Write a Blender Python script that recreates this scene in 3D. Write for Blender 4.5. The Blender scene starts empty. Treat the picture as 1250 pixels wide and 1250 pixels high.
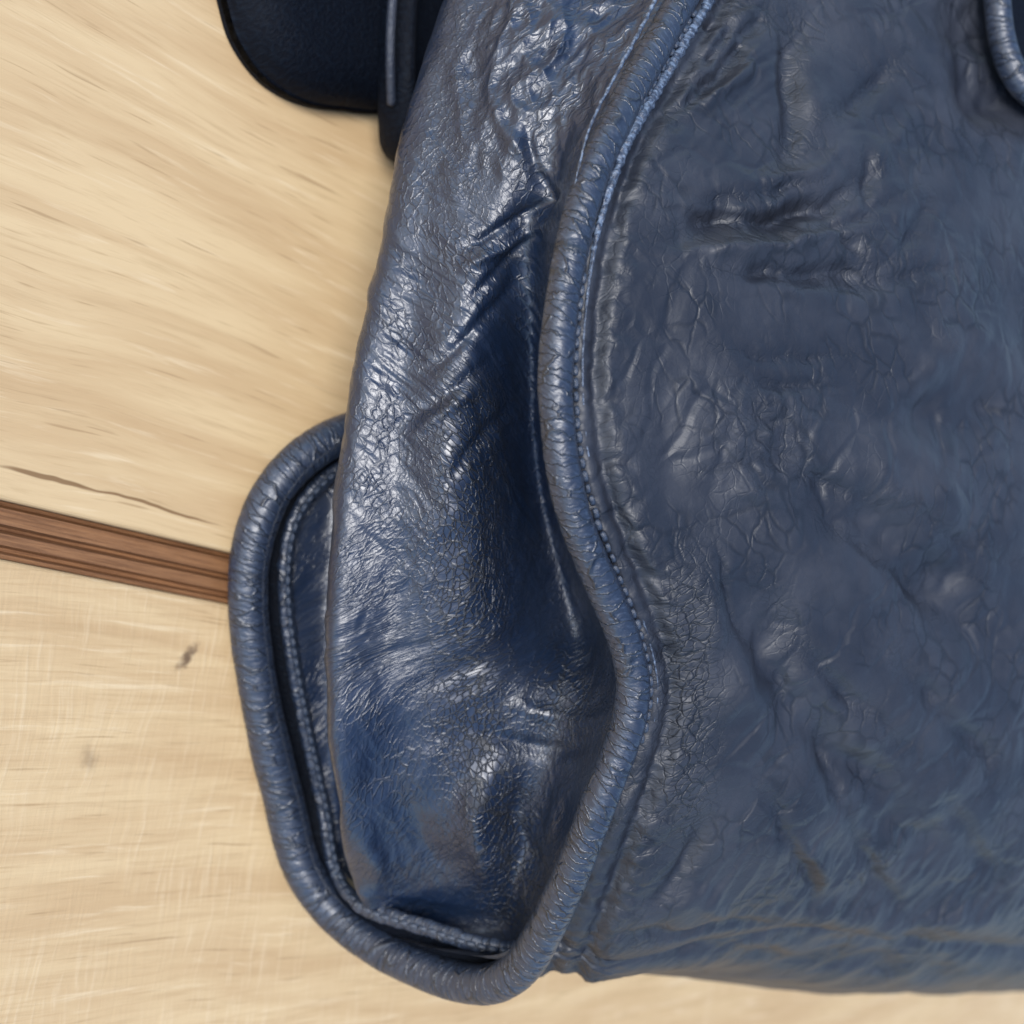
import bpy, math, random
import numpy as np

random.seed(7); rng = np.random.default_rng(11)
scene = bpy.context.scene

# ------------------------------------------------------------------ camera
H = 0.25
cd = bpy.data.cameras.new('camera'); cam = bpy.data.objects.new('camera', cd)
scene.collection.objects.link(cam); scene.camera = cam
AX = np.array([.6894, .0802, .7199]); AY = np.array([.1156, -.9931, 0.]); AZ = np.array([.7147, .0832, -.6942])
FPX = 1628.0
from mathutils import Matrix
right = (AX[0], AY[0], AZ[0]); up = (-AX[1], -AY[1], -AZ[1]); back = (-AX[2], -AY[2], -AZ[2])
cam.matrix_world = Matrix(((right[0], up[0], back[0], 0), (right[1], up[1], back[1], 0), (right[2], up[2], back[2], H), (0, 0, 0, 1)))
cd.sensor_width = 36; cd.lens = FPX / 1250 * 36
cd.clip_start = 0.01; cd.clip_end = 50
cd.dof.use_dof = True; cd.dof.focus_distance = 0.252; cd.dof.aperture_fstop = 13

# ------------------------------------------------------------------ light
SUN_EL, SUN_AZ = math.radians(48), math.radians(172)       # azimuth counter-clockwise from +X: light comes from -X
w = bpy.data.worlds.new('World'); scene.world = w; w.use_nodes = True
nt = w.node_tree; nt.nodes.clear()
sky = nt.nodes.new('ShaderNodeTexSky'); sky.sky_type = 'NISHITA'; sky.sun_disc = False
sky.sun_elevation = SUN_EL; sky.sun_rotation = math.pi / 2 - SUN_AZ
bg = nt.nodes.new('ShaderNodeBackground'); bg.inputs['Strength'].default_value = 0.15
wo = nt.nodes.new('ShaderNodeOutputWorld')
nt.links.new(sky.outputs[0], bg.inputs[0]); nt.links.new(bg.outputs[0], wo.inputs[0])
sd = bpy.data.lights.new('sun', 'SUN'); sd.energy = 1.9; sd.angle = math.radians(28); sd.color = (1.0, .99, .975)
sun = bpy.data.objects.new('sun', sd); scene.collection.objects.link(sun)
from mathutils import Vector
dirv = Vector((math.cos(SUN_EL) * math.cos(SUN_AZ), math.cos(SUN_EL) * math.sin(SUN_AZ), math.sin(SUN_EL)))
sun.rotation_euler = dirv.to_track_quat('Z', 'Y').to_euler()
scene.view_settings.view_transform = 'Standard'; scene.view_settings.look = 'None'
scene.view_settings.exposure = 0.72; scene.view_settings.gamma = 1.0

# ------------------------------------------------------------------ measuring helpers
def W(px, py, z):
    """world point at height z seen at photo pixel px, py (used once to measure where things stand)"""
    r = np.array([(px - 625) / FPX, (py - 625) / FPX, 1.0])
    rw = np.array([r @ AX, r @ AY, r @ AZ]); t = (z - H) / rw[2]
    return rw * t + np.array([0, 0, H])
def WL(pts): return np.array([W(*p) for p in pts])
def PX(p):
    q = p - np.array([0, 0, H])
    c = q[..., 0:1] * AX + q[..., 1:2] * AY + q[..., 2:3] * AZ
    return c[..., 0] / c[..., 2] * FPX + 625, c[..., 1] / c[..., 2] * FPX + 625

def smooth1(a, s):
    if s <= 0: return a
    n = int(3 * s) + 1; k = np.exp(-.5 * (np.arange(-n, n + 1) / s) ** 2); k /= k.sum()
    pad = np.concatenate([2 * a[:1] - a[1:n + 1][::-1], a, 2 * a[-1:] - a[-n - 1:-1][::-1]])
    return np.stack([np.convolve(pad[:, i], k, 'valid') for i in range(a.shape[1])], 1)
def resample(pts, step, sm=0):
    """even arc-length resampling of a polyline through a Catmull-Rom curve"""
    p = np.asarray(pts, float); P = np.vstack([2 * p[0] - p[1], p, 2 * p[-1] - p[-2]]); out = []
    for i in range(1, len(P) - 2):
        t = np.linspace(0, 1, 24, endpoint=False)[:, None]
        a, b, c, d = P[i - 1], P[i], P[i + 1], P[i + 2]
        out.append(.5 * (2 * b + (c - a) * t + (2 * a - 5 * b + 4 * c - d) * t ** 2 + (3 * b - a - 3 * c + d) * t ** 3))
    q = np.vstack(out + [P[-2:-1]])
    L = np.concatenate([[0], np.cumsum(np.linalg.norm(np.diff(q, axis=0), axis=1))])
    n = max(4, int(L[-1] / step)); s = np.linspace(0, L[-1], n)
    r = np.stack([np.interp(s, L, q[:, k]) for k in range(q.shape[1])], 1)
    return smooth1(r, sm)

def _h(i, j, seed):
    n = (i * 374761393 + j * 668265263 + seed * 1442695041) & 0xFFFFFFFF
    n = ((n ^ (n >> 13)) * 1274126177) & 0xFFFFFFFF
    return ((n ^ (n >> 16)) & 0xFFFF) / 32767.5 - 1.0
def noise(x, y, seed=0):
    xi = np.floor(x).astype(np.int64); yi = np.floor(y).astype(np.int64); fx = x - xi; fy = y - yi
    ux = fx * fx * fx * (fx * (fx * 6 - 15) + 10); uy = fy * fy * fy * (fy * (fy * 6 - 15) + 10)
    def g(a, b):
        t = _h(xi + a, yi + b, seed) * math.pi
        return np.cos(t) * (fx - a) + np.sin(t) * (fy - b)
    return ((g(0, 0) * (1 - ux) + g(1, 0) * ux) * (1 - uy) + (g(0, 1) * (1 - ux) + g(1, 1) * ux) * uy) * 1.5
def fbm(x, y, o=4, seed=0):
    s = 0; a = 1.0
    for k in range(o): s = s + a * noise(x * 2 ** k, y * 2 ** k, seed + k * 17); a *= .5
    return s
def ridged(x, y, o=3, seed=0):
    s = 0; a = 1.0
    for k in range(o): s = s + a * (1 - 2 * np.abs(noise(x * 2 ** k, y * 2 ** k, seed + k * 13))); a *= .5
    return s
def sstep(a, b, x):
    t = np.clip((x - a) / (b - a), 0, 1); return t * t * (3 - 2 * t)

def stroke_dist(X, Y, pts, step=8):
    """distance from every grid vertex to a polyline, and the fraction along it"""
    q = resample(np.array(pts, float), step)
    best = np.full(X.shape, 1e9); fr = np.zeros(X.shape)
    for i in range(len(q) - 1):
        a, b = q[i], q[i + 1]; d = b - a; L = d @ d
        t = np.clip(((X - a[0]) * d[0] + (Y - a[1]) * d[1]) / L, 0, 1)
        dd = np.hypot(X - a[0] - t * d[0], Y - a[1] - t * d[1])
        m = dd < best; best = np.where(m, dd, best); fr = np.where(m, (i + t) / (len(q) - 1), fr)
    return best, fr
def strokes(X, Y, S):
    """sum of sculpting strokes: (points, width, height); height < 0 presses a fold in"""
    out = np.zeros(X.shape)
    for pts, wd, ht in S:
        d, f = stroke_dist(X, Y, pts)
        taper = sstep(0, .38, np.minimum(f, 1 - f))
        out += ht * taper * np.exp(-(d / wd) ** 2)
    return out

# ------------------------------------------------------------------ object helpers
def link(name, me, mat=None, parent=None):
    o = bpy.data.objects.new(name, me); scene.collection.objects.link(o)
    if mat: me.materials.append(mat)
    if parent: o.parent = parent
    return o
def grid_mesh(name, V, UV, attrs=None, flip=False, wrap=False):
    n, m, _ = V.shape; idx = np.arange(n * m).reshape(n, m)
    if wrap: idx = np.concatenate([idx, idx[:, :1]], 1)
    a, b, c, d = idx[:-1, :-1], idx[:-1, 1:], idx[1:, 1:], idx[1:, :-1]
    F = np.stack([a, d, c, b] if flip else [a, b, c, d], -1).reshape(-1, 4)
    me = bpy.data.meshes.new(name)
    me.vertices.add(n * m); me.vertices.foreach_set('co', V.reshape(-1).astype(np.float32))
    me.loops.add(F.size); me.loops.foreach_set('vertex_index', F.reshape(-1).astype(np.int32))
    me.polygons.add(len(F)); me.polygons.foreach_set('loop_start', np.arange(0, F.size, 4, dtype=np.int32))
    me.polygons.foreach_set('use_smooth', np.ones(len(F), bool))
    me.update(calc_edges=True)
    at = me.attributes.new('surf', 'FLOAT_VECTOR', 'POINT')
    uv3 = np.concatenate([UV, np.zeros(UV.shape[:-1] + (1,))], -1)
    at.data.foreach_set('vector', uv3.reshape(-1).astype(np.float32))
    for k, v in (attrs or {}).items():
        t = me.attributes.new(k, 'FLOAT', 'POINT'); t.data.foreach_set('value', v.reshape(-1).astype(np.float32))
    me.validate(); return me
def grid_normals(V):
    du = np.gradient(V, axis=0); dv = np.gradient(V, axis=1); n = np.cross(du, dv)
    return n / (np.linalg.norm(n, axis=-1, keepdims=True) + 1e-12)
def frames(C, ref):
    T = np.gradient(C, axis=0); T /= np.linalg.norm(T, axis=1, keepdims=True)
    ref = np.broadcast_to(np.asarray(ref, float), C.shape)
    B = np.cross(T, ref); B /= np.linalg.norm(B, axis=1, keepdims=True)
    N = np.cross(B, T); return T, N, B
def tube_mesh(name, C, r, nseg=36, ref=(0, 0, 1), disp=None, flat=1.0, cap=True, attrs=True):
    T, N, B = frames(C, ref); n = len(C)
    L = np.concatenate([[0], np.cumsum(np.linalg.norm(np.diff(C, axis=0), axis=1))])
    th = np.linspace(0, 2 * math.pi, nseg, endpoint=False)
    R = np.broadcast_to(np.asarray(r, float).reshape(-1, 1), (n, nseg)).copy()
    LL = np.broadcast_to(L[:, None], (n, nseg)); TH = np.broadcast_to(th[None], (n, nseg))
    if disp is not None: R = R + disp(LL, TH)
    if cap:
        e = np.minimum(L, L[-1] - L); R = R * np.sqrt(np.clip(1 - (1 - np.clip(e / (R.mean() * .8), 0, 1)) ** 2, 0.0004, 1))[:, None]
    V = C[:, None] + N[:, None] * (R * np.cos(TH))[..., None] * flat + B[:, None] * (R * np.sin(TH))[..., None]
    UV = np.stack([TH * float(np.mean(r)) * 1000, LL * 1000], -1)
    return grid_mesh(name, V, UV, wrap=True, flip=True)

# ------------------------------------------------------------------ materials
class NT:
    def __init__(s, name):
        s.m = bpy.data.materials.new(name); s.m.use_nodes = True; s.t = s.m.node_tree
        s.b = s.t.nodes['Principled BSDF']
    def n(s, ty, **kw):
        o = s.t.nodes.new('ShaderNode' + ty)
        for k, v in kw.items(): setattr(o, k, v)
        return o
    def l(s, a, b): s.t.links.new(a, b)
    def val(s, x, sock):
        if hasattr(x, 'is_output') or hasattr(x, 'links'): s.l(x, sock)
        else: sock.default_value = x
    def math(s, op, a, b=None, c=None, clamp=False):
        o = s.n('Math', operation=op, use_clamp=clamp); s.val(a, o.inputs[0])
        if b is not None: s.val(b, o.inputs[1])
        if c is not None: s.val(c, o.inputs[2])
        return o.outputs[0]
    def ramp(s, x, lo, hi, a=0.0, b=1.0):
        o = s.n('MapRange', interpolation_type='SMOOTHSTEP'); s.val(x, o.inputs[0])
        o.inputs[1].default_value = lo; o.inputs[2].default_value = hi; o.inputs[3].default_value = a; o.inputs[4].default_value = b
        return o.outputs[0]
    def map(s, v, rot=0, sc=(1, 1, 1), loc=(0, 0, 0)):
        r = s.n('VectorRotate', rotation_type='Z_AXIS'); s.l(v, r.inputs['Vector']); s.val(rot, r.inputs['Angle'])
        o = s.n('Mapping'); s.l(r.outputs[0], o.inputs[0]); o.inputs['Scale'].default_value = sc; o.inputs['Location'].default_value = loc
        return o.outputs[0]
    def noise(s, v, sc=1, det=3, rough=.5, dist=0):
        o = s.n('TexNoise'); s.l(v, o.inputs['Vector']); o.inputs['Scale'].default_value = sc; o.inputs['Detail'].default_value = det
        o.inputs['Roughness'].default_value = rough; o.inputs['Distortion'].default_value = dist; return o.outputs['Fac']
    def vor(s, v, sc=1, feat='DISTANCE_TO_EDGE', rnd=1.0):
        o = s.n('TexVoronoi', feature=feat); s.l(v, o.inputs['Vector']); o.inputs['Scale'].default_value = sc
        o.inputs['Randomness'].default_value = rnd; return o.outputs['Distance']
    def warp(s, v, sc, amt):
        n = s.n('TexNoise'); s.l(v, n.inputs['Vector']); n.inputs['Scale'].default_value = sc; n.inputs['Detail'].default_value = 2
        a = s.n('VectorMath', operation='SUBTRACT'); s.l(n.outputs['Color'], a.inputs[0]); a.inputs[1].default_value = (.5, .5, .5)
        b = s.n('VectorMath', operation='MULTIPLY_ADD'); s.l(a.outputs[0], b.inputs[0]); b.inputs[1].default_value = (amt, amt, 0); s.l(v, b.inputs[2])
        return b.outputs[0]
    def attr(s, name, vec=False):
        o = s.n('Attribute', attribute_name=name); return o.outputs['Vector' if vec else 'Fac']
    def mix(s, f, a, b):
        o = s.n('Mix', data_type='RGBA'); s.val(f, o.inputs[0])
        for x, k in ((a, 6), (b, 7)):
            if isinstance(x, tuple): o.inputs[k].default_value = (*x, 1)
            else: s.l(x, o.inputs[k])
        return o.outputs[2]
    def bump(s, h, dist, nrm=None, strength=1.0):
        o = s.n('Bump'); s.val(h, o.inputs['Height']); o.inputs['Distance'].default_value = dist; s.val(strength, o.inputs['Strength'])
        if nrm is not None: s.l(nrm, o.inputs['Normal'])
        return o.outputs[0]

NAVY = (.009, .015, .030); NAVY_D = (.003, .005, .010); NAVY_W = (.022, .031, .050)
def leather(name, kind, rough=.36, base=NAVY, worn=NAVY_W, coat=.25):
    m = NT(name); v = m.attr('surf', True)              # surface coordinates in millimetres
    wv = m.warp(v, .35, 1.4)
    col_n = m.noise(v, .05, 4, .6)
    if kind == 'gusset':
        ang = m.attr('flow'); crack = m.attr('crackle'); inv = m.math('SUBTRACT', 1.0, crack)
        c1s = m.ramp(m.vor(m.map(m.warp(v, .9, .6), 0.25, (1.0, .74, 1)), .80), 0.0, .10)
        c2s = m.ramp(m.vor(m.map(m.warp(v, .2, 3), 0.7, (.5, .25, 1)), .55), 0.0, .05)
        def two(f):                                   # upper wrinkles run diagonally, lower ones nearly upright
            x = m.n('Mix', data_type='FLOAT'); m.l(ang, x.inputs[0]); m.l(f(math.radians(-45)), x.inputs[2]); m.l(f(math.radians(-12)), x.inputs[3]); return x.outputs[0]
        sa = two(lambda a: m.ramp(m.vor(m.map(m.warp(v, .35, 1.8), a, (.95, .34, 1)), .85), 0, .13))
        sb = two(lambda a: m.ramp(m.vor(m.map(m.warp(v, .8, .8), a + .35, (1.3, .6, 1)), 1.25), 0, .16))
        soft = two(lambda a: m.noise(m.map(m.warp(v, .2, 2.5), a, (.42, .16, 1)), 1.0, 2, .5))
        patch = m.ramp(m.noise(v, .11, 3, .6), .38, .62, .35, 1.0)
        k = m.math('MULTIPLY', inv, patch)
        nrm = m.bump(soft, .0010, None, m.math('MULTIPLY_ADD', inv, .13, .06))
        nrm = m.bump(sa, .00026, nrm, m.math('MULTIPLY', k, .52))
        nrm = m.bump(sb, .00012, nrm, m.math('MULTIPLY', k, .2))
        nrm = m.bump(c1s, .00026, nrm, m.math('MULTIPLY_ADD', crack, .75, .06))
        nrm = m.bump(c2s, .00030, nrm, m.math('MULTIPLY', crack, .4))
        nrm = m.bump(m.noise(v, .9, 2, .5), .00010, nrm, .3)
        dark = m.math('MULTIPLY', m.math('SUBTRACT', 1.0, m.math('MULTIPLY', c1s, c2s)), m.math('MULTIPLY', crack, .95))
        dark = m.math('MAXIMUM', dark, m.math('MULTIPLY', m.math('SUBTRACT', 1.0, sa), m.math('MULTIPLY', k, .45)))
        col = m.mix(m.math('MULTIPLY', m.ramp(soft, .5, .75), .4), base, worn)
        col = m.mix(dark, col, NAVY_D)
        m.l(m.math('ADD', m.ramp(col_n, .3, .7, rough - .05, rough + .06), m.math('MULTIPLY', dark, .3)), m.b.inputs['Roughness'])
    elif kind == 'panel':
        crack = m.attr('crackle')
        c1 = m.vor(m.map(m.warp(v, .18, 3.5), .3, (1, .8, 1)), .33); c1s = m.ramp(c1, 0, .07)
        c3 = m.vor(m.map(wv, .9, (1.0, .6, 1)), .8); c3s = m.ramp(c3, 0, .1)
        lump = m.noise(v, .16, 2, .5, 0)
        big = m.vor(m.map(m.warp(v, .07, 9), .5, (1, .75, 1)), .105); bigs = m.ramp(big, 0, .16)
        med = m.vor(m.map(m.warp(v, .15, 5), -.4, (1, .6, 1)), .23); meds = m.ramp(med, 0, .12)
        mk1 = m.ramp(m.noise(v, .045, 2, .5), .42, .62); mk2 = m.ramp(m.noise(m.map(v, 0, (1, 1, 1), (70, 20, 0)), .05, 2, .5), .45, .6)
        mask2 = m.ramp(m.noise(v, .06, 3, .5), .5, .62)
        nrm = m.bump(lump, .0006, None, .3)
        nrm = m.bump(bigs, .0009, nrm, m.math('MULTIPLY_ADD', mk1, .36, .08))
        nrm = m.bump(meds, .0004, nrm, m.math('MULTIPLY_ADD', mk2, .30, .05))
        nrm = m.bump(c1s, .00035, nrm, m.math('MAXIMUM', m.math('MULTIPLY', mask2, .25), m.math('MULTIPLY', crack, .6)))
        nrm = m.bump(c3s, .00022, nrm, m.math('MULTIPLY', crack, .5))
        nrm = m.bump(m.noise(v, .7, 2, .5), .00022, nrm, .35)
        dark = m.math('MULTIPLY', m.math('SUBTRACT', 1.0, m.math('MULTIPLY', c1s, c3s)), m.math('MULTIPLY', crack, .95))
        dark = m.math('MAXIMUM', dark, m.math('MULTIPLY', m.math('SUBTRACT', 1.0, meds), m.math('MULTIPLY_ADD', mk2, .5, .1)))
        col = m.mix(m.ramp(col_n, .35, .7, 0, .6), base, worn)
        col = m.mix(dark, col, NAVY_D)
        m.l(m.ramp(col_n, .3, .7, rough, rough + .12), m.b.inputs['Roughness'])
    elif kind == 'tube':
        wq = m.warp(v, .5, 1.6)
        c = m.vor(m.map(wq, 0.22, (.11, .46, 1)), 1.0); cs = m.ramp(c, 0, .07)
        st = m.noise(m.map(m.warp(v, .4, 2), .15, (.2, .7, 1)), 1.0, 3, .55)
        hair = m.noise(m.map(v, .35, (.4, 1.7, 1)), 1.0, 2, .5)
        nrm = m.bump(st, .0009, None, .38)
        nrm = m.bump(cs, .00045, nrm, .55)
        nrm = m.bump(hair, .00018, nrm, .3)
        col = m.mix(m.ramp(hair, .52, .75), base, worn)
        col = m.mix(m.math('MULTIPLY', m.math('SUBTRACT', 1.0, cs), .7), col, NAVY_D)
        m.l(m.ramp(st, .3, .7, rough + .06, rough - .04), m.b.inputs['Roughness'])
    else:
        st = m.noise(m.map(wv, .4, (.9, .8, 1)), 1.3, 4, .65)
        nrm = m.bump(st, .0009, None, .5)
        col = m.mix(m.ramp(st, .42, .66), base, worn)
        m.b.inputs['Roughness'].default_value = rough
    m.l(col, m.b.inputs['Base Color']); m.l(nrm, m.b.inputs['Normal'])
    m.b.inputs['Specular IOR Level'].default_value = .75
    m.b.inputs['Coat Weight'].default_value = coat; m.b.inputs['Coat Roughness'].default_value = .22; m.l(nrm, m.b.inputs['Coat Normal'])
    return m.m
M_gus = leather('gusset_leather', 'gusset', .33, (.006, .0145, .037), (.016, .031, .070), .25)
M_pan = leather('panel_leather', 'panel', .47, (.0135, .0165, .0255), (.036, .040, .053), .08)
M_pan.node_tree.nodes['Principled BSDF'].inputs['Specular IOR Level'].default_value = .55
M_tube = leather('piping_leather', 'tube', .42, (.014, .023, .045), (.040, .058, .095), .22)
M_edge = leather('edge_leather', 'edge', .45, (.02, .03, .055), (.15, .20, .28))
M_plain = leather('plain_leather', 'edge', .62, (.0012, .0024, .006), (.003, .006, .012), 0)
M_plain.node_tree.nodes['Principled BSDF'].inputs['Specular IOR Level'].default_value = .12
M_dim = leather('dim_leather', 'edge', .5, (.006, .012, .028), (.012, .020, .04), 0)
M_thr = leather('thread', 'edge', .45, (.016, .026, .048), (.07, .095, .14))

def wood(name, ang, saw, knots=(), cracks=()):
    m = NT(name); g = m.n('NewGeometry'); v0 = g.outputs['Position']
    sc = m.n('VectorMath', operation='SCALE'); m.l(v0, sc.inputs[0]); sc.inputs['Scale'].default_value = 1000; v = sc.outputs[0]   # mm
    base = m.map(m.warp(v, .012, 10), -ang)
    big = m.noise(m.map(base, 0, (.012, .11, 1)), 1, 4, .55, .6)
    mid = m.noise(m.map(base, 0, (.03, .45, 1)), 1, 4, .65, .3)
    fine = m.noise(m.map(base, 0, (.06, 1.8, 1)), 1, 3, .6)
    col = m.mix(m.ramp(big, .3, .7), (.665, .49, .275), (.55, .375, .20))
    col = m.mix(m.ramp(mid, .52, .72, 0, .4), col, (.45, .30, .155))
    col = m.mix(m.ramp(mid, .45, .28, 0, .6), col, (.76, .60, .38))
    col = m.mix(m.ramp(fine, .55, .75, 0, .35), col, (.45, .30, .15))
    dash = m.noise(m.map(base, 0, (.05, 1.0, 1), (31, 7, 0)), 1, 2, .5)
    col = m.mix(m.ramp(dash, .62, .74, 0, .6), col, (.36, .23, .115))
    h = m.math('ADD', mid, fine)
    if saw:
        s1 = m.noise(m.map(m.warp(base, .05, 4), 0, (.9, .06, 1)), 1, 3, .6)
        s2 = m.noise(m.map(v, .02, (.05, 1.3, 1)), 1, 3, .6)
        patch = m.ramp(m.noise(v, .03, 2), .35, .6)
        col = m.mix(m.math('MULTIPLY', m.ramp(s1, .5, .68), m.math('MULTIPLY', patch, .3)), col, (.78, .62, .40))
        col = m.mix(m.ramp(s2, .5, .7, 0, .45), col, (.50, .33, .17))
        h = m.math('ADD', h, s1)
    for (x, y, rx, ry, ka, kd) in knots:
        mp = m.n('Mapping', vector_type='TEXTURE'); m.l(m.warp(v, .5, 3), mp.inputs[0]); mp.inputs['Location'].default_value = (x, y, 0)
        mp.inputs['Rotation'].default_value = (0, 0, ka); mp.inputs['Scale'].default_value = (rx, ry, 1e6)
        ln = m.n('VectorMath', operation='LENGTH'); m.l(mp.outputs[0], ln.inputs[0])
        col = m.mix(m.ramp(ln.outputs['Value'], 1.6, .1, 0, kd), col, (.13, .08, .05))
    for (x, y, L, wd, ca) in cracks:
        mp = m.n('Mapping', vector_type='TEXTURE'); m.l(m.warp(v, .08, 2.2), mp.inputs[0]); mp.inputs['Location'].default_value = (x, y, 0)
        mp.inputs['Rotation'].default_value = (0, 0, ca); mp.inputs['Scale'].default_value = (L, wd, 1e6)
        ln = m.n('VectorMath', operation='LENGTH'); m.l(mp.outputs[0], ln.inputs[0])
        col = m.mix(m.ramp(ln.outputs['Value'], 1.0, .5, 0, .85), col, (.20, .11, .05))
    m.l(col, m.b.inputs['Base Color'])
    m.l(m.bump(h, .0002, None, .5), m.b.inputs['Normal'])
    m.l(m.ramp(mid, .3, .7, .42, .6), m.b.inputs['Roughness'])
    m.b.inputs['Specular IOR Level'].default_value = .12
    return m.m

# ------------------------------------------------------------------ table boards
GA = math.atan2(-.007, .052)                          # direction of the boards
gdir = np.array([math.cos(GA), math.sin(GA)]); gperp = np.array([-math.sin(GA), math.cos(GA)])
gorg = np.array([.117, -.009])                        # upper lip of the groove at the left of the frame
def at_px(px, py):
    p = W(px, py, 0); return p[0] * 1000, p[1] * 1000
k1 = at_px(228, 803); k2 = at_px(108, 925)
c1 = at_px(60, 583); c2 = at_px(185, 617)
M_w1 = wood('pale_board_wood', GA, False, cracks=[(c1[0], c1[1], 14, .7, GA - .03), (c2[0], c2[1], 22, .45, GA - .02)])
M_w2 = wood('sawn_board_wood', GA + .05, True, knots=[(k1[0], k1[1], 3.2, 1.1, .9, .9), (k2[0], k2[1], 1.6, 3.0, .3, .35)])
m = NT('groove_wood'); g = m.n('NewGeometry'); sc = m.n('VectorMath', operation='SCALE'); m.l(g.outputs['Position'], sc.inputs[0]); sc.inputs['Scale'].default_value = 1000
gn = m.noise(m.map(sc.outputs[0], -GA, (.06, 1.5, 1)), 1, 5, .7)
m.l(m.mix(m.ramp(gn, .3, .7), (.17, .075, .03), (.34, .165, .07)), m.b.inputs['Base Color']); m.b.inputs['Roughness'].default_value = .6
m.l(m.bump(gn, .0006, None, .6), m.b.inputs['Normal']); M_groove = m.m

def struct(name, kind='structure'):
    o = bpy.data.objects.new(name, None); scene.collection.objects.link(o); o['kind'] = kind; return o
table = struct('tabletop')
def board(name, q0, q1, mat, prof=None, z1=0.0, L0=-.6, L1=2.0):
    """a board between perpendicular offsets q0 < q1 with rounded edges, cut along its length"""
    if prof is None:
        r = .0012
        prof = [(q0, -.018), (q0, z1 - r)] + [(q0 + r - r * math.cos(t), z1 - r + r * math.sin(t)) for t in (.4, .8, 1.2)] + [(q0 + r, z1), (q1 - r, z1)] + \
               [(q1 - r + r * math.sin(t), z1 - r + r * math.cos(t)) for t in (.4, .8, 1.2)] + [(q1, z1 - r), (q1, -.018)]
    verts = []; n = len(prof)
    for L in (L0, L1):
        for q, z in prof:
            p = gorg + gdir * L + gperp * q; verts.append((p[0], p[1], z))
    faces = [(i, i + n, i + n + 1, i + 1) for i in range(n - 1)] + [(n - 1, 2 * n - 1, n, 0), tuple(range(n)), tuple(range(2 * n - 1, n - 1, -1))]
    me = bpy.data.meshes.new(name); me.from_pydata(verts, [], faces); me.validate()
    import bmesh
    bm = bmesh.new(); bm.from_mesh(me); bmesh.ops.recalc_face_normals(bm, faces=bm.faces); bm.to_mesh(me); bm.free()
    return link(name, me, mat, table)
GW = .0113
b = board('plank', 0, .34, M_w1); b['label'] = 'pale smooth board above the brown groove with a thin crack along its edge'
b = board('plank', -GW - .42, -GW, M_w2); b['label'] = 'pale saw-marked board below the brown groove with a small dark knot'
board('plank', .34 + GW, .68, M_w2); board('plank', -GW * 2 - .80, -GW * 2 - .42, M_w1)
def groove_prof(q1):
    q0 = q1 - GW; e = .0001
    f = [(0, -.0062), (.07, -.0062), (.12, -.0034), (.40, -.0030), (.45, -.0056), (.50, -.0056), (.56, -.0030), (.76, -.0026), (.81, -.0050), (.87, -.0050), (.92, -.0030), (1, -.0030)]
    return [(q1 - GW + e, -.018)] + [(q0 + e + (GW - 2 * e) * (1 - t), z) for t, z in f[::-1]] + [(q1 - e, -.018)]
for q in (0, -GW - .42, .34 + GW):
    board('groove_strip', 0, 0, M_groove, prof=groove_prof(q))

# ------------------------------------------------------------------ handbag
bag = bpy.data.objects.new('handbag', None); scene.collection.objects.link(bag); bag.location = (0, 0, 0)
bag['label'] = 'navy blue creased leather handbag with thick piped edges, lying on the pale boards'; bag['category'] = 'handbag'

# piping: one closed-looking cord from the top of the front seam, round the bottom corner, up the back seam
front_pts = [(960, -260, .078), (893, -110, .082), (833, 0, .085), (775, 105, .087), (732, 190, .089), (700, 290, .090), (683, 390, .091), (678, 475, .092), (685, 560, .093),
             (703, 640, .094), (735, 715, .095), (763, 780, .096), (774, 840, .096), (759, 910, .094), (727, 990, .090), (700, 1060, .084), (668, 1130, .076), (638, 1180, .068)]
turn_pts = [(600, 1202, .059), (560, 1199, .049), (510, 1181, .037), (455, 1153, .024), (405, 1112, .013)]
back_pts = [(368, 1060, .0075), (346, 975, .0055), (326, 895, .0055), (311, 815, .006), (303, 735, .0065), (306, 670, .0075), (325, 612, .009), (360, 566, .011), (415, 531, .012),
            (500, 505, .010), (590, 470, .008), (640, 400, .006), (660, 250, .006), (700, 100, .006), (740, -60, .006), (780, -260, .006)]
F3, T3, B3 = WL(front_pts), WL(turn_pts), WL(back_pts)
pipe = resample(np.vstack([F3, T3, B3]), .00035, 10)
Lp = np.concatenate([[0], np.cumsum(np.linalg.norm(np.diff(pipe, axis=0), axis=1))])
PR = .0031
ppx, ppy = PX(pipe)
s_fr = np.arange(len(pipe)) / len(pipe); i_c = int(np.argmin(np.linalg.norm(pipe - W(668, 1130, .076), axis=1)))
rad = PR * (1 + .42 * sstep(i_c - 250, i_c + 250, np.arange(len(pipe))))
rad = rad * (1 + .06 * np.exp(-((ppx - 620) / 90) ** 2 - ((ppy - 1190) / 70) ** 2)) * (1 + .05 * np.exp(-((ppx - 340) / 60) ** 2 - ((ppy - 1020) / 160) ** 2))
pipe[:, 2] = np.maximum(pipe[:, 2], rad + .0004)
def pipe_disp(L, T):
    a = fbm(L / .012, np.cos(T) * .6, 2, 3) * .00018
    k = ridged(L / .0022 + .8 * np.sin(T + 1) + .5 * noise(L / .004, T, 4), np.cos(T - .4) * .35 + 3, 2, 9)
    b = -np.clip(k - .9, 0, 1) * .00035
    return a + b
link('piping', tube_mesh('piping', pipe, rad, 40, (0.3, 0, 1), pipe_disp), M_tube, bag)

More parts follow.
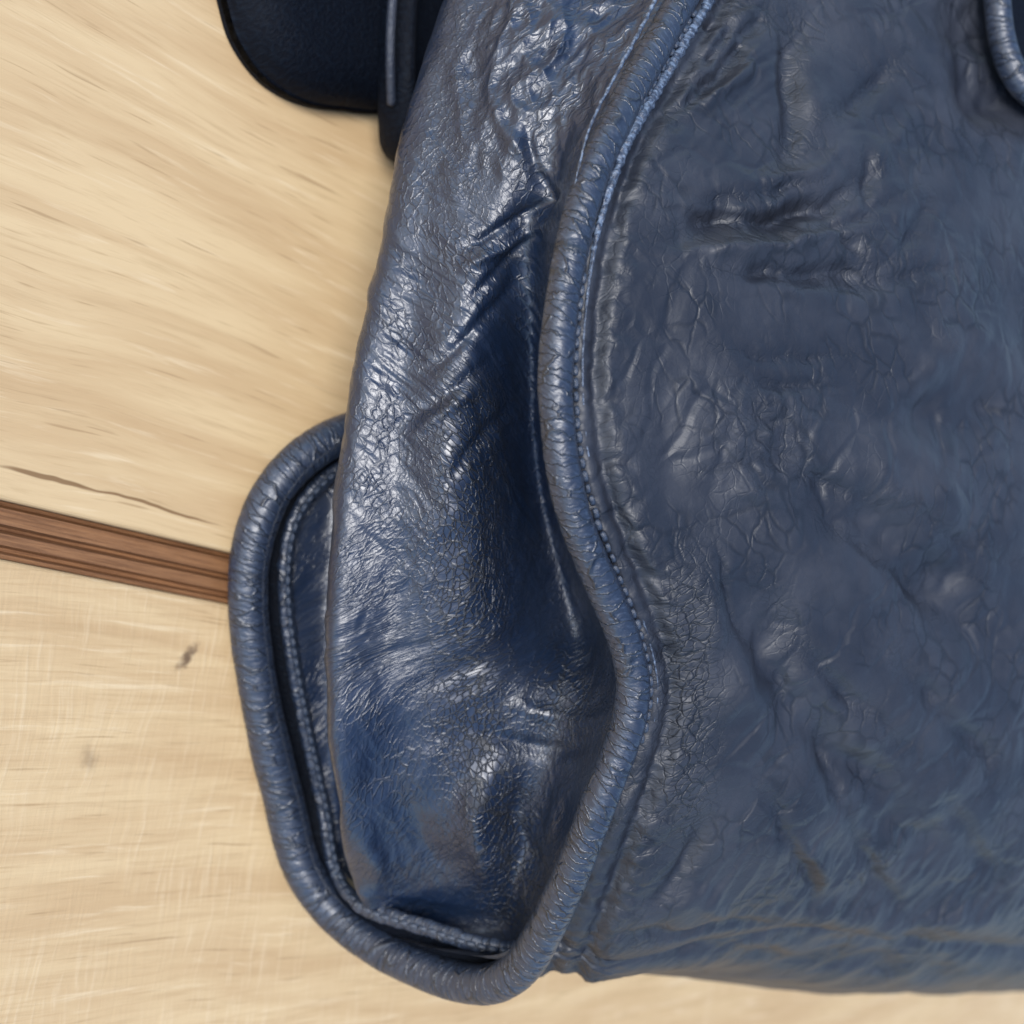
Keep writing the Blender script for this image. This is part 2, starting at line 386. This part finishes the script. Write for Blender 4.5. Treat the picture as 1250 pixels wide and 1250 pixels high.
def colf(pts, sm=14):
    """a column of the gusset as a smooth function of world y"""
    p = resample(WL(pts), .0006, 0); o = np.argsort(p[:, 1]); p = p[o]; return p
ys = np.linspace(-.108, .150, 760)
def ev(col, sm=12):
    a = np.stack([np.interp(ys, col[:, 1], col[:, 0]), np.interp(ys, col[:, 1], col[:, 2])], 1)
    return smooth1(a, sm)
seam_w = np.vstack([F3]); cf = resample(F3, .0006); cf = cf[np.argsort(cf[:, 1])]
c0 = ev(cf, 8)
c1 = ev(colf([(860, -250, 0.0610), (790, -100, 0.0670), (745, 0, 0.0710), (700, 100, 0.0720), (672, 200, 0.0720), (655, 300, 0.0670), (654, 400, 0.0610), (654, 500, 0.0570), (664, 600, 0.0550), (688, 700, 0.0570), (708, 780, 0.0620), (703, 850, 0.0710), (680, 930, 0.0690), (655, 1010, 0.0620), (635, 1080, 0.0570), (625, 1140, 0.0530)]))
c2 = ev(colf([(790, -250, 0.0565), (715, -100, 0.0605), (665, 0, 0.0625), (635, 100, 0.0635), (612, 200, 0.0625), (592, 300, 0.0615), (578, 400, 0.0605), (570, 500, 0.0605), (570, 600, 0.0605), (580, 700, 0.0595), (590, 800, 0.0585), (600, 880, 0.0585), (592, 960, 0.0575), (588, 1040, 0.0535), (585, 1100, 0.0485), (575, 1130, 0.0445)]))
c3 = ev(colf([(720, -250, 0.0495), (645, -100, 0.0505), (598, 0, 0.0515), (570, 100, 0.0515), (540, 200, 0.0515), (520, 300, 0.0505), (505, 400, 0.0495), (492, 500, 0.0495), (485, 600, 0.0495), (480, 700, 0.0485), (480, 800, 0.0475), (485, 900, 0.0465), (490, 1000, 0.0425), (500, 1080, 0.0365), (505, 1110, 0.0325)]))
sil = [(620, -200), (575, -80), (540, 0), (505, 100), (480, 200), (461, 300), (440, 400), (421, 500), (408, 600), (399, 700), (396, 800), (400, 900), (412, 1000), (428, 1070), (440, 1090)]
c4 = ev(colf([(x + 3, y, .040 - .012 * float(sstep(950, 1090, y))) for x, y in sil]))
c5 = ev(colf([(x + 22, y, .022) for x, y in sil]))
c6 = ev(colf([(x + 8, y, .0095) for x, y in sil]))
c7 = ev(colf([(x, y, .0055) for x, y in [(690, -200), (650, -60), (610, 60), (560, 200), (530, 330), (500, 430), (450, 500), (410, 560), (372, 610), (355, 660), (350, 740), (357, 820), (371, 900), (388, 985), (408, 1060), (430, 1090)]]), 5)
cols = [c0, c1, c2, c3, c4, c5, c6, c7]
# towards the bottom the profile closes on the line between the two seams
prof = np.stack([np.stack([c[:, 0], ys, c[:, 1]], 1) for c in cols], 1)       # (ny, ncol, 3)
NC = 300
def cr_cols(P, n):
    m_ = P.shape[1]; Q = np.concatenate([2 * P[:, :1] - P[:, 1:2], P, 2 * P[:, -1:] - P[:, -2:-1]], 1)
    out = []; wts = [60, 60, 60, 60, 26, 14, 20]; tot = sum(wts)
    for i in range(1, Q.shape[1] - 2):
        k = max(4, int(n * wts[i - 1] / tot)); t = np.linspace(0, 1, k, endpoint=False)[None, :, None]
        a, b, c, d = [Q[:, i + j:i + j + 1] for j in (-1, 0, 1, 2)]
        out.append(.5 * (2 * b + (c - a) * t + (2 * a - 5 * b + 4 * c - d) * t ** 2 + (3 * b - a - 3 * c + d) * t ** 3))
    return np.concatenate(out + [Q[:, -2:-1]], 1)
G = cr_cols(prof, NC)
# close the bottom: rows below y_b bend over into the bottom seam
yb = -.088
tb = np.clip((yb - ys) / (yb + .108), 0, 1)[:, None]
S0 = G[:, :1]; S1 = G[:, -1:]
s = np.linspace(0, 1, G.shape[1])[None, :, None]
botline = W(646, 1164, .062) * (1 - s) + W(438, 1105, .013) * s
wgt = (tb ** 1.6)[..., None]
G = G * (1 - wgt) + botline * wgt
G[..., 1] = np.where(tb > 0, yb + (botline[..., 1] - yb) * np.sin(tb * math.pi / 2), ys[:, None] + 0 * G[..., 1])
gx, gy = PX(G)
arc = np.concatenate([np.zeros((G.shape[0], 1)), np.cumsum(np.linalg.norm(np.diff(G, axis=1), axis=2), axis=1)], 1) * 1000
U = arc - arc[:, :1]; Vv = np.broadcast_to((ys * 1000)[:, None], U.shape)
N = grid_normals(G)
if N[300, 120, 0] > 0: N = -N
# folds pressed into the gusset
GS = [([(745, 60), (690, 150), (655, 250), (632, 340), (610, 430)], 16, -.0022),
      ([(640, 130), (650, 200), (665, 250), (662, 300)], 7, -.0012),
      ([(600, 90), (612, 150), (640, 190), (668, 215)], 8, .0010),
      ([(700, 215), (640, 262), (590, 290), (545, 318)], 7, -.0013), ([(690, 245), (640, 290), (585, 318), (548, 340)], 6, .0011),
      ([(660, 280), (610, 330), (560, 380)], 7, -.0010), ([(650, 330), (600, 380), (550, 430), (500, 470)], 8, -.0010),
      ([(620, 420), (560, 470), (500, 510), (450, 540)], 8, -.0007), ([(600, 460), (540, 505), (480, 550)], 7, .0007),
      ([(640, 480), (600, 520), (560, 570), (545, 600)], 8, -.0010),
      ([(560, 880), (620, 905), (690, 915), (740, 900)], 10, -.0012), ([(600, 850), (660, 870), (720, 880), (760, 868)], 10, .0010),
      ([(640, 940), (630, 1000), (650, 1050), (662, 1100)], 12, -.0016), ([(700, 940), (680, 990), (672, 1040)], 9, .0012),
      ([(600, 920), (580, 990), (595, 1055), (625, 1105)], 20, .0028),
      ([(435, 1010), (450, 1045), (480, 1075)], 16, .0012), ([(500, 960), (520, 1030), (560, 1080)], 20, -.0010),
      ([(520, 30), (500, 120), (490, 220)], 10, -.0006), ([(575, 30), (560, 90), (556, 150)], 12, .0008)]
front_face = (np.arange(G.shape[1])[None] < G.shape[1] * .80)
d = strokes(gx, gy, GS) * front_face
crk = sstep(330, 40, gy) * sstep(540, 640, gx + gy * .25)                       # crumpled zone at the top
d += crk * (ridged(U / 8, Vv / 12, 2, 21) * .0009 + ridged(U / 3.4 + Vv / 9, Vv / 6 - U / 12, 2, 5) * .00016)
rot = (U + Vv) * .7071; rot2 = (U - Vv) * .7071
d += (1 - crk) * ridged(rot2 / 3.4 + .4 * noise(U / 6, Vv / 6, 2), rot / 15, 2, 31) * (.00010 + .00014 * np.exp(-((gy - 440) / 190) ** 2)) 
d *= sstep(.795, .66, np.arange(G.shape[1]) / G.shape[1])[None]
d += fbm(U / 14, Vv / 18, 3, 8) * .0006
edge = sstep(0, 8, np.arange(G.shape[1]))[None] * np.ones_like(U)
d = d * (1 - sstep(.15, .8, tb))
G = G + N * (d * edge)[..., None]
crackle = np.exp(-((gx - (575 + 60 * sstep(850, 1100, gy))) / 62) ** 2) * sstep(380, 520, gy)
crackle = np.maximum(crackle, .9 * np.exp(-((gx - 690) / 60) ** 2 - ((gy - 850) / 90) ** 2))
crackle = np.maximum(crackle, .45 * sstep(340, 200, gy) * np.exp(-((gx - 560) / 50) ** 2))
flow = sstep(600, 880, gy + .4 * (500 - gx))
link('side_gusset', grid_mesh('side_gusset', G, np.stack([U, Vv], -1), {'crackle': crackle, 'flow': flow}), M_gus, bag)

# ------------------------------------------------------------------ front panel with rolled bottom edge
NA, NB = 640, 560
ax = np.linspace(0, 1, NA) ** 1.25
ytop = .30
xs_y = cf                                                     # seam sorted by y
yc = -.088                                                    # where the panel starts to roll under
def ybot(x): return -.0975 - .0085 * sstep(.206, .238, x) - .0055 * sstep(.245, .33, x) - .165 * np.clip(x - .235, 0, .4) - .0015
nroll = 150
brow = np.concatenate([np.linspace(0, 1, nroll, endpoint=False), 1 + np.linspace(0, 1, NB - nroll)])
Xr = np.zeros((NB, NA)); Yr = np.zeros((NB, NA)); Zr = np.zeros((NB, NA))
xmax = .60
def zface(x, y, xs, zs):
    rise = .043 * (1 - np.exp(-np.maximum(x - xs, 0) / .09))
    return zs + rise - .02 * sstep(.42, .60, x)
for i, q in enumerate(brow):
    if q < 1:
        th = q * math.pi / 2
        x0 = .2060 - .002 * math.sin(th); x = x0 + (xmax - x0) * ax
        yb_ = ybot(x); zf = zface(x, None, .204, .068)
        ry = .012 + .022 * sstep(.205, .3, x)
        Xr[i] = x; Yr[i] = yb_ + ry * (1 - math.cos(th)); Zr[i] = .004 + (zf - .004) * math.sin(th)
    else:
        q -= 1
        x00 = .2035
        # rows fan from the roll line to the top
        yl = ybot(.204) + .012; y0 = yl + (ytop - yl) * q
        xs = np.interp(y0, cf[:, 1], cf[:, 0]); zs = np.interp(y0, cf[:, 1], cf[:, 2]) - .0005
        x = xs + (xmax - xs) * ax
        yr = ybot(x) + .012 + .022 * sstep(.205, .3, x)
        Xr[i] = x; Yr[i] = yr + (ytop - yr) * q; Zr[i] = zface(x, y0, xs, zs)
Pn = np.stack([Xr, Yr, Zr], -1)
for _ in range(8):
    Pn[1:-1] = (Pn[:-2] + 2 * Pn[1:-1] + Pn[2:]) / 4
fx, fy = PX(Pn)
# seam allowance: channel, raised stitched edge and the panel rising behind it
ridge_px = [(985, -200), (915, -80), (866, 0), (808, 100), (762, 182), (730, 280), (715, 380), (711, 470), (719, 560), (740, 640), (768, 712), (792, 780), (803, 845), (790, 915), (760, 1000), (735, 1070), (712, 1130), (690, 1180)]
dr, fr = stroke_dist(fx, fy, ridge_px, 12)
side = np.where(Pn[..., 0] < 1, 1, 1)
FS = [([(905, 560), (1000, 600), (1075, 650), (1150, 715), (1250, 860)], 40, -.0042),
      ([(885, 680), (925, 760), (960, 830), (1010, 905), (1090, 960)], 30, -.0034),
      ([(1000, 560), (1100, 610), (1200, 660)], 55, .0022),
      ([(830, 640), (870, 760), (900, 880), (915, 960)], 40, .0020),
      ([(790, 290), (880, 268), (960, 262), (1040, 235), (1080, 200)], 16, -.0040),
      ([(800, 320), (900, 300), (1000, 290), (1060, 262)], 11, .0022), ([(860, 330), (960, 335), (1050, 335), (1110, 318)], 11, -.0022),
      ([(870, 300), (960, 290), (1040, 272), (1120, 230)], 7, -.0013), ([(840, 250), (920, 235), (1000, 215)], 8, -.0012), ([(900, 230), (1000, 200), (1050, 160)], 9, .0010),
           ([(960, 340), (1060, 350), (1150, 330), (1200, 300)], 9, -.0012), ([(985, 250), (1040, 300), (1080, 340)], 8, -.0010),
           ([(870, 420), (950, 440), (1040, 430)], 8, -.0009), ([(850, 570), (930, 560), (1010, 585), (1080, 620)], 8, -.0012), ([(1020, 640), (1090, 690), (1160, 760)], 9, -.0013),
           ([(1080, 600), (1160, 650), (1250, 690)], 11, -.0013), ([(930, 700), (980, 790), (1050, 860), (1130, 930)], 12, -.0015), ([(1090, 800), (1160, 880), (1250, 960)], 14, -.0016),
           ([(870, 660), (895, 740), (930, 800)], 6, -.0009), ([(1010, 880), (1020, 960), (1060, 1030)], 8, -.0010), ([(1150, 960), (1190, 1040), (1230, 1100)], 12, -.0012),
           ([(1120, 40), (1060, 110), (1000, 150)], 14, -.0012), ([(1150, 120), (1090, 170), (1040, 240)], 12, .0010),
           ([(1050, 180), (1062, 230), (1052, 270)], 8, -.0016), ([(1135, 235), (1120, 280), (1095, 315)], 10, -.0020),
      ([(960, 0), (965, 80), (968, 150), (958, 220)], 14, -.0026), ([(990, 20), (992, 100), (985, 190)], 30, .0010),
      ([(940, 10), (890, 70), (850, 120), (800, 150)], 10, -.0016), ([(930, 60), (880, 110), (840, 150)], 8, .0014),
      ([(900, 20), (870, 60), (840, 90)], 7, -.0012),
      ([(820, 470), (815, 560), (812, 640)], 24, -.0013), ([(890, 500), (940, 520), (1000, 545)], 9, -.0014), ([(890, 530), (950, 545), (1010, 570)], 7, -.0013),
      ([(905, 470), (960, 478), (1010, 465)], 9, -.0013), ([(880, 600), (920, 595), (960, 620)], 10, .0014),
      ([(1250, 480), (1180, 500), (1100, 540)], 34, -.0030), ([(1250, 420), (1150, 430), (1050, 470)], 40, .0020),
      ([(760, 1110), (820, 1075), (850, 1030), (870, 970)], 12, -.0018), ([(800, 1130), (850, 1100), (900, 1140)], 12, .0010),
      ([(1000, 900), (1080, 980), (1150, 1050)], 30, -.0030), ([(930, 960), (975, 1040), (1000, 1110)], 9, -.0016), ([(955, 1000), (1000, 1060), (1015, 1100)], 12, .0016),
      ([(1045, 1000), (1060, 1060), (1110, 1120)], 9, -.0016),
      ([(900, 1128), (1000, 1120), (1120, 1128), (1250, 1110)], 16, .0022),
      ([(735, 1140), (860, 1133), (960, 1120)], 6, -.0014), ([(760, 1150), (860, 1160), (1000, 1175), (1250, 1185)], 12, -.0018),
      ([(1180, -20), (1190, 60), (1215, 130), (1260, 170)], 30, -.0035)]
Lx = Pn[..., 0] * 1000
arc_ = np.concatenate([np.zeros((1, NA)), np.cumsum(np.linalg.norm(np.diff(Pn, axis=0), axis=2), axis=0)], 0) * 1000
Ly = arc_ - arc_[nroll:nroll + 1] + Pn[nroll:nroll + 1, :, 1] * 1000       # measured along the hide, so the grain keeps its scale round the roll
wx_ = fx + 9 * fbm(Pn[..., 0] / .016, Pn[..., 1] / .014, 3, 140); wy_ = fy + 9 * fbm(Pn[..., 0] / .015, Pn[..., 1] / .017, 3, 150)
d = strokes(wx_, wy_, FS) * 1.35 * np.clip(.8 + .45 * fbm(Pn[..., 0] / .012, Pn[..., 1] / .012, 2, 160), .2, 1.4)
inner = sstep(0, 60, dr)
d += (fbm(Lx / 30, Ly / 26, 2, 40) * .0010 + ridged(Lx / 12 + Ly / 30, Ly / 11 - Lx / 40, 2, 44) * .00010) * inner
# wrinkle families
wr = np.exp(-((fx - 930) / 90) ** 2 - ((fy - 520) / 110) ** 2)
d += wr * ridged((Ly + .5 * Lx) / 3.6, (Lx - .5 * Ly) / 11, 2, 61) * .00055
wr2 = np.exp(-((fx - 930) / 170) ** 2 - ((fy - 270) / 60) ** 2)
d += wr2 * ridged((Ly - .12 * Lx) / 3.2, Lx / 16, 2, 66) * .0005
wr3 = np.exp(-((fx - 870) / 80) ** 2 - ((fy - 90) / 90) ** 2)
d += wr3 * ridged((Ly - 1.0 * Lx) / 5, (Lx + Ly) / 22, 2, 69) * .0005
wr4 = np.exp(-((fx - 1090) / 160) ** 2 - ((fy - 960) / 130) ** 2)
d += wr4 * ridged((Ly + .8 * Lx) / 5, (Lx - Ly) / 20, 2, 73) * .00022
wr5 = np.exp(-((fy - 1090) / 50) ** 2) * sstep(760, 900, fx)
d += wr5 * ridged(Lx / 5, Ly / 16, 2, 77) * .00040
# puckers running from the stitch line
d += np.exp(-((dr - 26) / 26) ** 2) * ridged(Ly / 3.4 + .5 * noise(Lx / 4, Ly / 4, 6), Lx / 12, 2, 80) * .00085
d += .0007 * np.exp(-((dr - 46) / 38) ** 2)                                  # puffed leather behind the seam
pd_ = PX(pipe)
q = np.stack([fx, fy], -1)
d += -.0016 * np.exp(-((dr - 16) / 9) ** 2) * 1.0
Np = grid_normals(Pn)
if Np[400, 300, 2] < 0: Np = -Np
edge = np.ones_like(d); edge[:, :6] = sstep(0, 5, np.arange(6))[None]
Pn = Pn + Np * (d * edge)[..., None]
Pn[..., 2] = np.maximum(Pn[..., 2], .0012)
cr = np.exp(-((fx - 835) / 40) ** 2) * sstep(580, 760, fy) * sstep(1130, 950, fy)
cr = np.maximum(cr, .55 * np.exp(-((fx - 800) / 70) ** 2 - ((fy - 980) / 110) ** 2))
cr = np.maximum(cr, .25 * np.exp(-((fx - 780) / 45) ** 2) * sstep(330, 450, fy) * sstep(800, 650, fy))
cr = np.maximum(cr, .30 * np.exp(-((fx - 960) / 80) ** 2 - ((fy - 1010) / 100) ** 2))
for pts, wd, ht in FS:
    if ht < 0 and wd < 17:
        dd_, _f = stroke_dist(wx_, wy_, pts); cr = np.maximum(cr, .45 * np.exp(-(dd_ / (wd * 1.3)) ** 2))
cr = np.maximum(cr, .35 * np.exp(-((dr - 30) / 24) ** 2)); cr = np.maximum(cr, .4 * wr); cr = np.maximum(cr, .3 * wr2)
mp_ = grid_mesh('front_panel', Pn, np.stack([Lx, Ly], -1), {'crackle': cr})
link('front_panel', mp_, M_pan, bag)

# ------------------------------------------------------------------ raised stitched edge and stitches along the front seam
zs_f = lambda y: np.interp(y, cf[:, 1], cf[:, 2])
def ridge_world(pts, dz=0.0):
    out = []
    for x, y in pts:
        z = .09
        for _ in range(6):
            p = W(x, y, z); z = float(zs_f(p[1])) + dz
        out.append(p)
    return np.array(out)
rw = ridge_world(ridge_px[:18], .0020)
rc = resample(rw, .0003, 6)
def edge_disp(L, T): return (fbm(L / .0013, np.sin(T) * 1.5, 3, 90) * .00030 * ESC + fbm(L / .006, np.cos(T), 2, 91) * .0002 * ESC)
_, ey = PX(rc)
ESC = (.2 + .8 * sstep(400, 160, ey))[:, None] * np.clip((1090 - ey) / 200, .5, 1)[:, None]
link('seam_edge', tube_mesh('seam_edge', rc, .0010 * ESC[:, 0], 16, (0, 0, 1), edge_disp), M_edge, bag)

def stitch_mesh(name, L, r, mat):
    c = np.stack([np.linspace(-L / 2, L / 2, 9), np.zeros(9), np.sin(np.linspace(0, math.pi, 9)) * r * .9], 1)
    me = tube_mesh(name, c, r, 10, (0, 0, 1)); me.materials.append(mat); return me
SM = stitch_mesh('stitch', .0019, .00055, M_thr)
def place(me, name, p, t, nrm, parent, sc=1.0):
    t = t / np.linalg.norm(t); n = nrm - t * (nrm @ t); n /= np.linalg.norm(n); bb = np.cross(n, t)
    o = bpy.data.objects.new(name, me); scene.collection.objects.link(o)
    o.matrix_world = Matrix(((t[0] * sc, bb[0] * sc, n[0] * sc, p[0]), (t[1] * sc, bb[1] * sc, n[1] * sc, p[1]), (t[2] * sc, bb[2] * sc, n[2] * sc, p[2]), (0, 0, 0, 1)))
    o.parent = parent; return o
sc_ = resample(ridge_world([(x - 10, y) for x, y in ridge_px[2:14]], .0016), .0023)
for i in range(2, len(sc_) - 1):
    place(SM, 'stitch', sc_[i] + rng.normal(0, .00008, 3), sc_[i + 1] - sc_[i - 1] + rng.normal(0, .0004, 3), np.array([-.3, 0, 1.]), bag, rng.uniform(.85, 1.1))

lr = resample(WL([(822, -60, .0855), (797, 0, .0862), (770, 52, .0870), (742, 104, .0875), (718, 152, .088), (703, 205, .0885), (694, 250, .0885)]), .0003, 4)  # pale thin ridge added on the piping to stand in for its highlight
lr[:, 2] += .0006
lt = np.sin(np.linspace(.6, 1, len(lr)) * math.pi) ** .5
link('piping_highlight', tube_mesh('piping_highlight', lr, .00045 * np.clip(lt, .25, 1), 12, (0, 0, 1), lambda L, T: fbm(L / .0015, np.sin(T), 3, 97) * .00014), M_edge, bag)

# ------------------------------------------------------------------ stitched flange inside the piping at bottom and back
fl_pts = [(680, 1138, .060), (640, 1160, .059), (580, 1152, .052), (530, 1135, .042), (475, 1119, .031), (434, 1102, .022), (408, 1060, .012), (396, 990, .0065), (378, 910, .0060), (362, 830, .0060),
          (350, 750, .0065), (348, 690, .007), (358, 635, .008), (385, 595, .009), (425, 565, .010), (500, 535, .010), (570, 500, .009)]
fl = resample(WL(fl_pts), .0004, 8)
link('seam_flange', tube_mesh('seam_flange', fl, .0019, 22, (0, 0, 1), lambda L, T: fbm(L / .003, np.sin(T), 3, 95) * .0003, flat=.7), M_tube, bag)
web = []
for k in np.linspace(0, 1, 7):
    web.append(k)
# welt leather between piping and flange
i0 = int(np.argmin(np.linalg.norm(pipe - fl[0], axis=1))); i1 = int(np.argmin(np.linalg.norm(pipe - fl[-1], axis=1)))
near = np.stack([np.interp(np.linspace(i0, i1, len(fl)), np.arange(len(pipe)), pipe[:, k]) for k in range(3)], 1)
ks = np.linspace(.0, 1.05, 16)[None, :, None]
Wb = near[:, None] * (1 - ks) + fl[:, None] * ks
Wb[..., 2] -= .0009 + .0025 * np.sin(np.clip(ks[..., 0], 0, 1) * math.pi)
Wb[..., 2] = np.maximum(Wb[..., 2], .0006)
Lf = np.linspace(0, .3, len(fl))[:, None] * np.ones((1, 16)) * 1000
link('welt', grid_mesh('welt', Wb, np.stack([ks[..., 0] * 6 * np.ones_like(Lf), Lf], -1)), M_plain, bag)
fs = resample(fl[:, :], .0024)
Tn = np.gradient(fs, axis=0)
for i in range(3, len(fs) - 3):
    px_, py_ = PX(fs[i]); 
    if py_ < 545: continue
    place(SM, 'stitch', fs[i] + np.array([-.0003, 0, .00125]), Tn[i], np.array([-.5, 0, 1.]), bag, 1.15)

# ------------------------------------------------------------------ back panel on the boards
bx = resample(B3, .002, 3); sel = bx
m2 = 14; kx = np.linspace(0, 1, m2)[None, :, None]
tgt = sel.copy(); tgt[:, 0] = .60
BP = sel[:, None] * (1 - kx) + tgt[:, None] * kx; BP[..., 2] = .0022
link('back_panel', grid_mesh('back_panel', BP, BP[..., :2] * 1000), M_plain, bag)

# ------------------------------------------------------------------ side tab and strap lying beyond the bag at the top left
def slab(name, outline_w, z0, z1, mat, parent, rr=.002):
    """rounded padded slab from a world outline"""
    o = resample(np.array(outline_w + [outline_w[0]]), .0015)[:-1]
    cx = o.mean(0); rings = []
    lv = [(0, z0), (.0, z0 + .3 * (z1 - z0))] + [(rr * (1 - math.cos(t)), z1 - rr + rr * math.sin(t)) for t in np.linspace(0, math.pi / 2, 6)]
    d_ = np.gradient(o, axis=0); nn = np.stack([d_[:, 1], -d_[:, 0]], 1); nn /= np.linalg.norm(nn, axis=1, keepdims=True)
    if ((o + nn * .001 - cx) ** 2).sum() > ((o - cx) ** 2).sum(): nn = -nn
    for off, z in lv: rings.append(np.concatenate([o + nn * off, np.full((len(o), 1), z)], 1))
    base = rings[-1]
    for k in np.linspace(.12, 1, 9):
        q = base.copy(); q[:, :2] = base[:, :2] * (1 - k) + cx * k; q[:, 2] += .0012 * math.sin(k * math.pi / 2); rings.append(q)
    R = np.stack(rings); L = R[..., :2] * 1000
    return link(name, grid_mesh(name, R, L, wrap=True), mat, parent)
tab_px = [(262, -160), (270, -60), (283, 0), (297, 46), (325, 88), (357, 113), (392, 127), (430, 132), (474, 136), (560, 130), (640, 40), (640, -160), (450, -260)]
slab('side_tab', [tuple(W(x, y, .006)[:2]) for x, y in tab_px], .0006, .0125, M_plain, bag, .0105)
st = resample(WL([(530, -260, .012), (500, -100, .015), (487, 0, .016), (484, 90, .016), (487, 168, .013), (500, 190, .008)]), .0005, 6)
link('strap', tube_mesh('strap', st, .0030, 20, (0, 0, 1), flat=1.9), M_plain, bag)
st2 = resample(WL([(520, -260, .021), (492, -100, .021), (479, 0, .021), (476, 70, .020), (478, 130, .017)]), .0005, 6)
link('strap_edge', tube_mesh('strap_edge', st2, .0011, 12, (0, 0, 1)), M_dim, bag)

# ------------------------------------------------------------------ handle tab on the front panel at the top right
def zpanel(x, y):
    i = np.argmin((Pn[..., 0] - x) ** 2 + (Pn[..., 1] - y) ** 2); return float(Pn[..., 2].reshape(-1)[i])
def on_panel(px, py, dz):
    z = .115
    for _ in range(8):
        p = W(px, py, z); z = .5 * z + .5 * (zpanel(p[0], p[1]) + dz)
    return W(px, py, z)
hp = [on_panel(x, y, .006) for x, y in [(1222, -200), (1216, -60), (1217, 0), (1222, 50), (1238, 95), (1262, 120), (1310, 130), (1370, 110), (1420, 50), (1450, -60), (1450, -200)]]
hc = resample(np.array(hp), .0006, 8)
link('handle_tab_rim', tube_mesh('handle_tab_rim', hc, .0030, 24, (0, 0, 1)), M_tube, bag)
cen = hc.mean(0); kk = np.linspace(0, 1, 14)[None, :, None]
HT = hc[:, None] * (1 - kk) + cen * kk; HT[..., 2] += -.001 + .004 * np.sin(kk[..., 0] * math.pi / 2)
link('handle_tab', grid_mesh('handle_tab', HT, HT[..., :2] * 1000), M_plain, bag)
